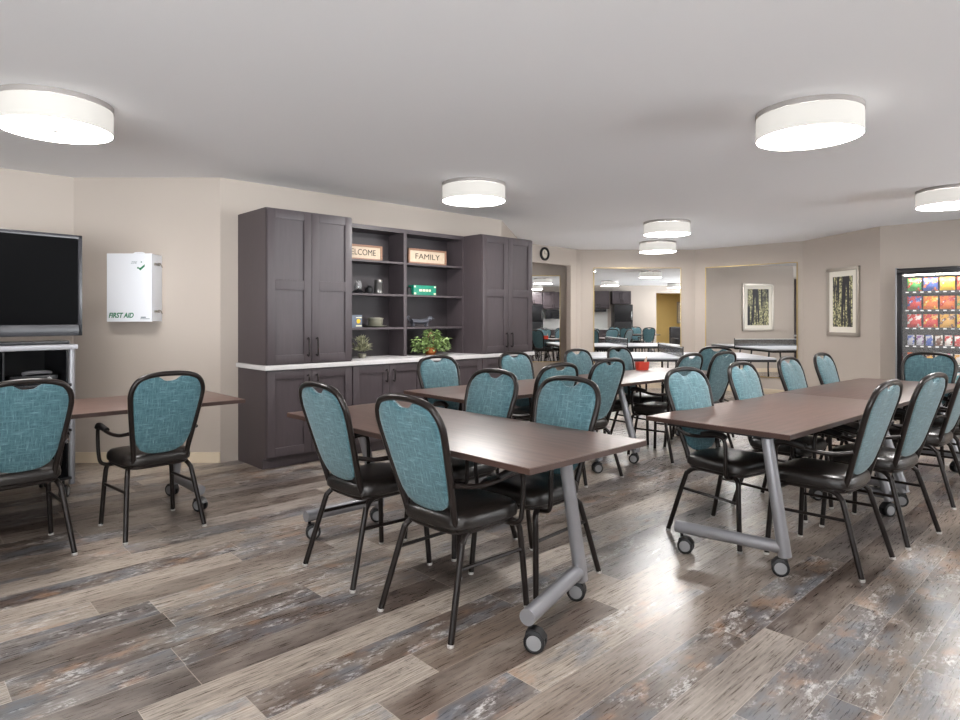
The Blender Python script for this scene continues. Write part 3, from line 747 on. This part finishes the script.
# ------------------------------------------------------------------ table tennis table
t = thing('table_tennis_table', 'long grey table tennis table with a net, before the mirrors', 'table', (3.04, 10.18, 0), R(-4))
G().box(-1.37, -.004, -.7625, .7625, .735, .76, .004).box(.004, 1.37, -.7625, .7625, .735, .76, .004).build('tabletop', M['pingpong'], t)
g = G()
for a in (-1.35, 1.35): g.box(a-.012, a+.012, -.75, .75, .7602, .7612)
for b in (-.75, 0, .75): g.box(-1.36, 1.36, b-.008, b+.008, .7602, .7612)
g.build('white_lines', M['line'], t, smooth=False)
g = G()
for b in (-.76, .76): g.box(-1.37, 1.37, b-.006, b+.006, .70, .736)
for a in (-1.36, 1.36): g.box(a-.006, a+.006, -.76, .76, .70, .736)
g.build('apron', M['blackmat'], t, smooth=False)
for a in (-.95, -.25, .25, .95):
    G().tube([(a, -.62, .70), (a, -.64, .4), (a, -.62, .02)], .016, 8, 3).tube([(a, .62, .70), (a, .64, .4), (a, .62, .02)], .016, 8, 3).tube([(a, -.68, .012), (a, .68, .012)], .012, 8, 0).build('leg', M['blackmat'], t)
for b in (-.86, .86): G().tube([(0, b, .72), (0, b, .93)], .010, 8, 0).box(-.02, .02, min(b, b*.86), max(b, b*.86), .70, .735, .003).build('net_post', M['black'], t)
G().box(-.001, .001, -.86, .86, .77, .905).build('net', M['net'], t, smooth=False)
G().box(-.004, .004, -.86, .86, .905, .917).build('net_tape', M['line'], t, smooth=False)

# ------------------------------------------------------------------ wall clock
an = math.atan2(du.y, du.x); cpos = e_+du*0.604
t = thing('wall_clock', 'small round black-rimmed wall clock above the nook', 'clock', (cpos.x, cpos.y, 2.505), an)
G().loft([[(math.cos(2*math.pi*k/36)*r, y, math.sin(2*math.pi*k/36)*r) for k in range(36)] for r, y in ((.118, -.001), (.122, -.03), (.10, -.045), (.082, -.03), (.082, -.012))], cap=False).build('rim', M['blackmat'], t)
G().lathe([(.0, -.008), (.084, -.008), (.084, -.014), (0, -.0145)], n=36, axis='y').build('dial', M['clockface'], t)
G().box(-.004, .004, -.018, -.016, 0, .055).build('hour_hand', M['ink'], t, smooth=False)
G().box(-.003, .06, -.02, -.018, -.003, .003).build('minute_hand', M['ink'], t, smooth=False)

# ------------------------------------------------------------------ first aid cabinet
t = thing('first_aid_cabinet', 'white metal first aid cabinet on the wall right of the television', 'first aid box', (-3.163, 5.918, 1.32))
G().box(-.2, .2, -.172, 0, 0, .61, .004).build('body', M['white'], t)
dr = G().box(-.203, .203, -.192, -.174, -.003, .613, .005).build('door', M['white'], t)
text_mesh('lettering', 'FIRST AID', .062, M['green'], dr, (-.075, -.1925, .052), (R(90), 0, 0), .0006, shear=.25, bold=.0018, width=.225)
text_mesh('small_lettering', 'ZEE', .03, M['greytext'], dr, (.04, -.1925, .53), (R(90), 0, 0), .0006, shear=.3, width=.06)
G().box(.072, .086, -.1932, -.192, .475, .49).box(.105, .115, -.1932, -.192, .53, .54).build('green_dot', M['green'], dr, smooth=False)
g = G(); g.loft([[(x, y, z) for x, z in ((.084, .475), (.100, .458), (.14, .495), (.14, .515), (.10, .482), (.092, .485))] for y in (-.1932, -.192)]); g.build('tick_mark', M['green'], dr, smooth=False)
G().box(.10, .185, -.1932, -.192, .02, .026).box(.105, .15, -.1932, -.192, .03, .042).build('small_mark', M['greytext'], dr, smooth=False)
G().tube([(-.02, -.09, .61), (0, -.09, .628), (.07, -.09, .628), (.09, -.09, .61)], .006, 8, 4).build('carry_handle', M['white'], t)
for z in (.09, .52): G().box(.2, .207, -.15, -.05, z-.012, z+.012, .002).tube([(.208, -.12, z+.005), (.222, -.08, z+.01), (.216, -.03, z-.02)], .006, 8, 4).build('latch', M['chrome'], t)

# ------------------------------------------------------------------ television and trolley
TA = R(51)
td = Vector((math.cos(TA), math.sin(TA), 0)); tn = Vector((-math.sin(TA), math.cos(TA), 0))
TR = Vector((-3.07, 4.90, 0))   # lower right front corner in plan
t = thing('television', 'large black flat television on a silver trolley at the left', 'television', (TR.x, TR.y, 1.155), TA)
z0 = .06; z1 = .83; W = 1.38
G().box(-W, 0, .004, .075, z0, z1, .01).build('casing', M['black'], t)
g = G(); f = .03
g.box(-W, 0, -.006, .01, z0, z0+.085, .006).box(-W, 0, -.006, .01, z1-f, z1, .006).box(-W, -W+f, -.006, .01, z0, z1, .006).box(-f, 0, -.006, .01, z0, z1, .006)
g.build('bezel', M['bezel'], t)
G().box(-W+f, -f, -.001, .004, z0+.085, z1-f).build('screen', M['screen'], t, smooth=False)
G().box(-W*.5-.12, -W*.5+.12, .01, .06, .02, z0+.02, .005).box(-W+.1, -.1, -.05, .2, 0, .025, .008).build('stand', M['black'], t)
t = thing('television_trolley', 'silver and black trolley on castors carrying the television', 'trolley', (TR.x-tn.x*.1-td.x*.06, TR.y-tn.y*.1-td.y*.06, 0), TA)
g = G(); WW = 1.3
for x in (-.03, -WW+.03):
    for y in (.04, .52): G().tube([(x, y, .1), (x, y, 1.115)], .022, 12, 0).build('post', M['silver'], t)
G().box(-WW, 0, 0, .56, 1.115, 1.153, .008).build('top_shelf', M['silver'], t)
for x in (-.062, -.46): G().box(x, x+.012, .05, .53, .16, 1.11).build('side_panel', M['black'], t, smooth=False)
for z in (.84, .5, .14): G().box(-WW+.03, -.03, .02, .54, z, z+.02, .003).build('shelf', M['black'], t)
G().box(-WW+.04, -.04, .535, .55, .12, 1.11).build('back_panel', M['blackmat'], t, smooth=False)
for x in (-.08, -WW+.08):
    for y in (.06, .5): make_caster(t, x, y, 1.0)
def tl(x, y): q = TR-tn*.1+td*x+tn*y; return (q.x, q.y)
for (x, y, z, w_, d_, h_, nm, lb, cat) in ((-.30, .14, .862, .30, .26, .06, 'video_player', 'slim black video player on the upper trolley shelf', 'player'),
                                     (-.80, .12, .862, .34, .3, .20, 'amplifier', 'black amplifier box on the upper trolley shelf, at the left', 'amplifier')):
    q = tl(x, y); t = thing(nm, lb, cat, (q[0], q[1], z), TA)
    G().box(-w_/2, w_/2, 0, d_, 0, h_, .006).build('case', M['black'], t)
    G().lathe([(.018, 0), (.018, -.012), (.0, -.0121)], c=(w_*.3, 0, h_*.5), n=16, axis='y').build('dial', M['chrome'], t)
q = tl(-.27, .2); t = thing('games_controller', 'silver curved controller lying on the video player', 'controller', (q[0], q[1], .923), TA)
G().tube([(-.09, 0, .012), (-.06, -.02, .02), (0, -.03, .022), (.06, -.02, .02), (.09, 0, .012)], .014, 8, 4).build('grip', M['silver'], t)

# ------------------------------------------------------------------ vending machine
VA = math.atan2(-.725, .688)
VF = Vector((5.43, 8.27, 0))
t = thing('vending_machine', 'black glass-fronted snack vending machine with lit shelves at the right', 'vending machine', (VF.x, VF.y, 0), VA)
VW, VD, VH = 1.0, .74, 1.99
g = G(); g.box(0, .02, 0.0, VD, .05, VH).box(VW-.02, VW, 0, VD, .05, VH).box(.02, VW-.02, 0.0, VD, VH-.05, VH).box(.02, VW-.02, VD-.02, VD, .05, VH-.05).box(.02, VW-.02, 0, VD-.02, .05, .32)
g.build('cabinet', M['blackmat'], t, smooth=False)
G().box(-.012, 0.006, -.03, VD, .05, VH+.01, .002).build('side_trim', M['silver'], t)
g = G(); g.box(0, VW, -.03, 0, VH-.08, VH, .003).box(.006, .065, -.03, 0, .3, VH-.08, .003).box(VW-.2, VW, -.03, 0, .3, VH-.08, .003).box(0, VW, -.03, 0, .05, .32, .003)
g.build('door_frame', M['black'], t)
G().box(VW-.16, VW-.05, -.034, -.03, 1.2, 1.5).build('keypad', M['steel_dark'], t, smooth=False)
for x in (.04, VW-.04):
    for y in (.04, VD-.04): G().lathe([(.02, 0), (.02, .05)], c=(x, y, 0), n=12).build('foot', M['tyre'], t)
ip = mat('vending_interior', srgb(9, 9, 10), .8, 0, .1)
G().box(.07, VW-.2, .40, .41, .33, VH-.08).build('inner_panel', ip, t, smooth=False)
G().box(.08, VW-.22, -.005, .02, VH-.095, VH-.085).build('light_tube', M['vend_light'], t, smooth=False)
rows = [1.70, 1.465, 1.235, 1.005, .775, .55]
steel = M['blackmat']
for z in rows:
    s = G().box(.068, VW-.205, .04, .399, z-.03, z-.018).box(.068, VW-.205, .03, .04, z-.032, z-.004).build('tray', steel, t, smooth=False)
    g = G()
    for k in range(9): g.box(.09+k*.08, .125+k*.08, .0285, .030, z-.027, z-.012)
    g.build('price_strip', M['line'], s, smooth=False)
gl = mat('vending_glass', (1, 1, 1, 1), 0.0, spec=.3); gl.node_tree.nodes['Principled BSDF'].inputs['Alpha'].default_value = .06
G().box(.065, VW-.2, -.018, -.014, .32, VH-.08).build('glass_front', gl, t, smooth=False)
tn_ = {'orange': (235, 120, 40), 'red': (205, 45, 38), 'yellow': (238, 200, 50), 'gold': (222, 165, 60), 'blue': (60, 90, 170), 'green': (70, 150, 70), 'white': (225, 220, 215), 'brown': (110, 66, 46), 'purple': (120, 70, 130), 'pink': (225, 90, 130), 'silver': (180, 180, 190), 'teal': (60, 150, 160)}
def pack_mat(c1, c2):
    k = 'pack_'+c1+'_'+c2
    if k in M: return M[k]
    m = bpy.data.materials.new(k); m.use_nodes = True; nt = m.node_tree; b = nt.nodes['Principled BSDF']
    tc = nt.nodes.new('ShaderNodeTexCoord'); n = nt.nodes.new('ShaderNodeTexNoise'); n.inputs['Scale'].default_value = 18; n.inputs['Detail'].default_value = 2
    nt.links.new(tc.outputs['Object'], n.inputs['Vector'])
    r = nt.nodes.new('ShaderNodeValToRGB'); r.color_ramp.interpolation = 'CONSTANT'; e = r.color_ramp.elements
    e[0].position = 0; e[0].color = srgb(*tn_[c1]); e[1].position = .53; e[1].color = srgb(*tn_[c2]); q = e.new(.62); q.color = srgb(235, 228, 215)
    nt.links.new(n.outputs[0], r.inputs[0]); nt.links.new(r.outputs[0], b.inputs['Base Color']); b.inputs['Roughness'].default_value = .3
    M[k] = m; return m
ords = ['first', 'second', 'third', 'fourth', 'fifth', 'sixth', 'seventh', 'eighth']
rown = ['top', 'second', 'third', 'fourth', 'fifth', 'lowest']
layout = [[('green', 'red'), ('blue', 'orange'), ('yellow', 'gold'), ('red', 'orange')],
          [('red', 'blue'), ('orange', 'yellow'), ('orange', 'red'), ('gold', 'green')],
          [('red', 'white'), ('red', 'gold'), ('gold', 'brown'), ('yellow', 'red')],
          [('silver', 'blue'), ('silver', 'purple'), ('blue', 'silver'), ('brown', 'white'), ('white', 'red'), ('red', 'white'), ('purple', 'silver')],
          [('orange', 'red'), ('pink', 'purple'), ('gold', 'brown'), ('silver', 'white'), ('pink', 'silver'), ('white', 'gold'), ('red', 'brown')],
          [('brown', 'gold'), ('blue', 'silver'), ('red', 'orange'), ('green', 'silver'), ('yellow', 'brown'), ('teal', 'white'), ('purple', 'pink')]]
bags = {}
for ri, row in enumerate(layout):
    n = len(row); pitch = (VW-.30)/n
    for k, (c1, c2) in enumerate(row):
        big = n == 4
        hw = pitch*.5*(.9 if big else .78); ht = .182 if big else .145; dp = .035 if big else .014
        if (big, 'm') not in bags:
            g = G(); rings = []
            for z, kk, dd in ((0, .96, .002), (.012, .98, .004), (.03, 1, .5), (ht*.3, .97, 1), (ht*.55, .96, 1), (ht*.8, .98, .6), (ht-.014, 1, .004), (ht, .97, .002)):
                rings.append([(math.cos(a)*hw*kk if abs(math.cos(a)) > .5 else math.cos(a)*hw*kk*1.1, math.sin(a)*max(.0015, dp*dd), z) for a in [2*math.pi*i/20 for i in range(20)]])
            g.loft(rings); ob = g.build('snack_bag', pack_mat(c1, c2)); bags[(big, 'm')] = ob.data; bpy.data.objects.remove(ob)
        me = bags[(big, 'm')].copy(); me.materials.clear(); me.materials.append(pack_mat(c1, c2))
        nm = 'crisp_bag' if big else 'snack_bar'
        o = bpy.data.objects.new(nm, me); COL.objects.link(o)
        dx = .085+pitch*(k+.5); q = VF+Vector((math.cos(VA), math.sin(VA), 0))*dx+Vector((-math.sin(VA), math.cos(VA), 0))*.085
        o.location = (q.x, q.y, rows[ri]-.018); o.rotation_euler = (0, 0, VA+random.uniform(-.1, .1))
        tag(o, '%s and %s %s, %s from left on the %s vending shelf' % (c1, c2, 'crisp bag' if big else 'snack bar', ords[k], rown[ri]), 'crisps' if big else 'snack bar', '%s shelf snacks in the vending machine' % rown[ri])

# ------------------------------------------------------------------ kitchen on the rear wall, seen in the mirrors
def kthing(name, label, cat, x, y=-1.2, z=0, group=None): return thing(name, label, cat, (x, y, z), math.pi, group)
def kcab(x1, w_, z0, z1, d_, label, name):
    t = kthing(name, label, 'cabinet', x1, -1.199)
    G().box(0, w_, -d_+0.0, 0, z0, z1).build('body', M['cab'], t, smooth=False)
    for a, b in ((.005, w_/2-.002), (w_/2+.002, w_-.005)):
        dr_ = shaker(G(), a, b, z0+.01, z1-.01, y=-d_-.02).build('door', M['cab'], t)
        pull(dr_, w_/2+(-.04 if a < .1 else .04), (z0+.05 if z0 > 1 else z1-.2), (z0+.18 if z0 > 1 else z1-.07), -d_-.02)
for x1, nm, lb in ((2.55, 'refrigerator', 'black refrigerator at the left end of the kitchen, seen in the nook mirror'), (6.0, 'refrigerator', 'black refrigerator at the right end of the kitchen, seen in the middle mirror')):
    t = kthing(nm, lb, 'refrigerator', x1)
    G().box(0, .72, -.62, -.01, .02, 1.88, .01).build('body', M['steel_dark'], t)
    d_ = G().box(.003, .717, -.67, -.622, .05, 1.2, .01).build('door', M['steel_dark'], t); G().tube([(.06, -.67, .65), (.06, -.71, .67), (.06, -.71, 1.1), (.06, -.67, 1.12)], .01, 8, 0).build('handle', M['chrome'], d_)
    d_ = G().box(.003, .717, -.67, -.622, 1.21, 1.87, .01).build('door', M['steel_dark'], t); G().tube([(.06, -.67, 1.28), (.06, -.71, 1.3), (.06, -.71, 1.6), (.06, -.67, 1.62)], .01, 8, 0).build('handle', M['chrome'], d_)
for x1 in (3.42, 4.28, 5.14): kcab(x1, .855, .1, .885, .58, 'dark kitchen base cabinet under the tiled wall, %s' % {3.42: 'beside the left refrigerator', 4.28: 'in the middle', 5.14: 'beside the right refrigerator'}[x1], 'base_cabinet')
for x1, nn in ((2.55, 'above the left refrigerator'), (3.42, 'second from the left'), (4.28, 'in the middle'), (5.14, 'second from the right'), (6.0, 'above the right refrigerator')):
    kcab(x1, .855 if x1 not in (2.55, 6.0) else .75, 1.90 if x1 in (2.55, 6.0) else 1.72, 2.42, .36, 'dark kitchen wall cabinet %s' % nn, 'wall_cabinet')
t = kthing('kitchen_worktop', 'pale kitchen worktop between the two refrigerators', 'worktop', 5.14); G().box(0, 2.57, -.62, 0, .886, .925, .003).build('slab', M['worktop'], t)
struct(G().box(2.57, 5.14, -1.1995, -1.19, .926, 1.71).build('trim_1', M['tile'], smooth=False))
t = kthing('microwave_oven', 'black microwave oven fixed under the kitchen wall cabinets', 'microwave', 3.3, -1.19, 1.32); G().box(0, .6, -.38, 0, 0, .38, .01).build('body', M['steel_dark'], t); G().box(.03, .42, -.385, -.38, .04, .34).build('door', M['black'], t, smooth=False)
t = kthing('range_hood', 'black range hood fixed under the kitchen wall cabinets', 'hood', 5.0, -1.19, 1.60); G().box(0, .6, -.45, 0, 0, .1, .01).build('body', M['steel_dark'], t)
# dark sofa and armchair by the yellow doorway
def sofa(x, y, w_, lb, nm):
    t = thing(nm, lb, nm.replace('_', ' '), (x, y, 0), R(180))
    G().box(-w_/2+.12, w_/2-.12, -.35, .25, .12, .42, .04).build('seat', M['sofa'], t)
    G().box(-w_/2, w_/2, .2, .42, .12, 1.02, .06).build('backrest', M['sofa'], t)
    for s in (-1, 1): G().box(min(s*w_/2, s*(w_/2-.16)), max(s*w_/2, s*(w_/2-.16)), -.38, .25, .1, .62, .05).build('arm', M['sofa'], t)
    g = G()
    for a in (-w_/2+.08, w_/2-.08):
        for b in (-.3, .34): g.lathe([(.02, 0), (.025, .13)], c=(a, b, 0), n=10)
    g.build('foot', M['blackmat'], t)
sofa(7.9, 1.1, 1.7, 'charcoal leather sofa by the yellow doorway', 'sofa')
sofa(8.6, 2.6, 1.0, 'charcoal leather lounge chair near the right wall', 'lounge_chair')
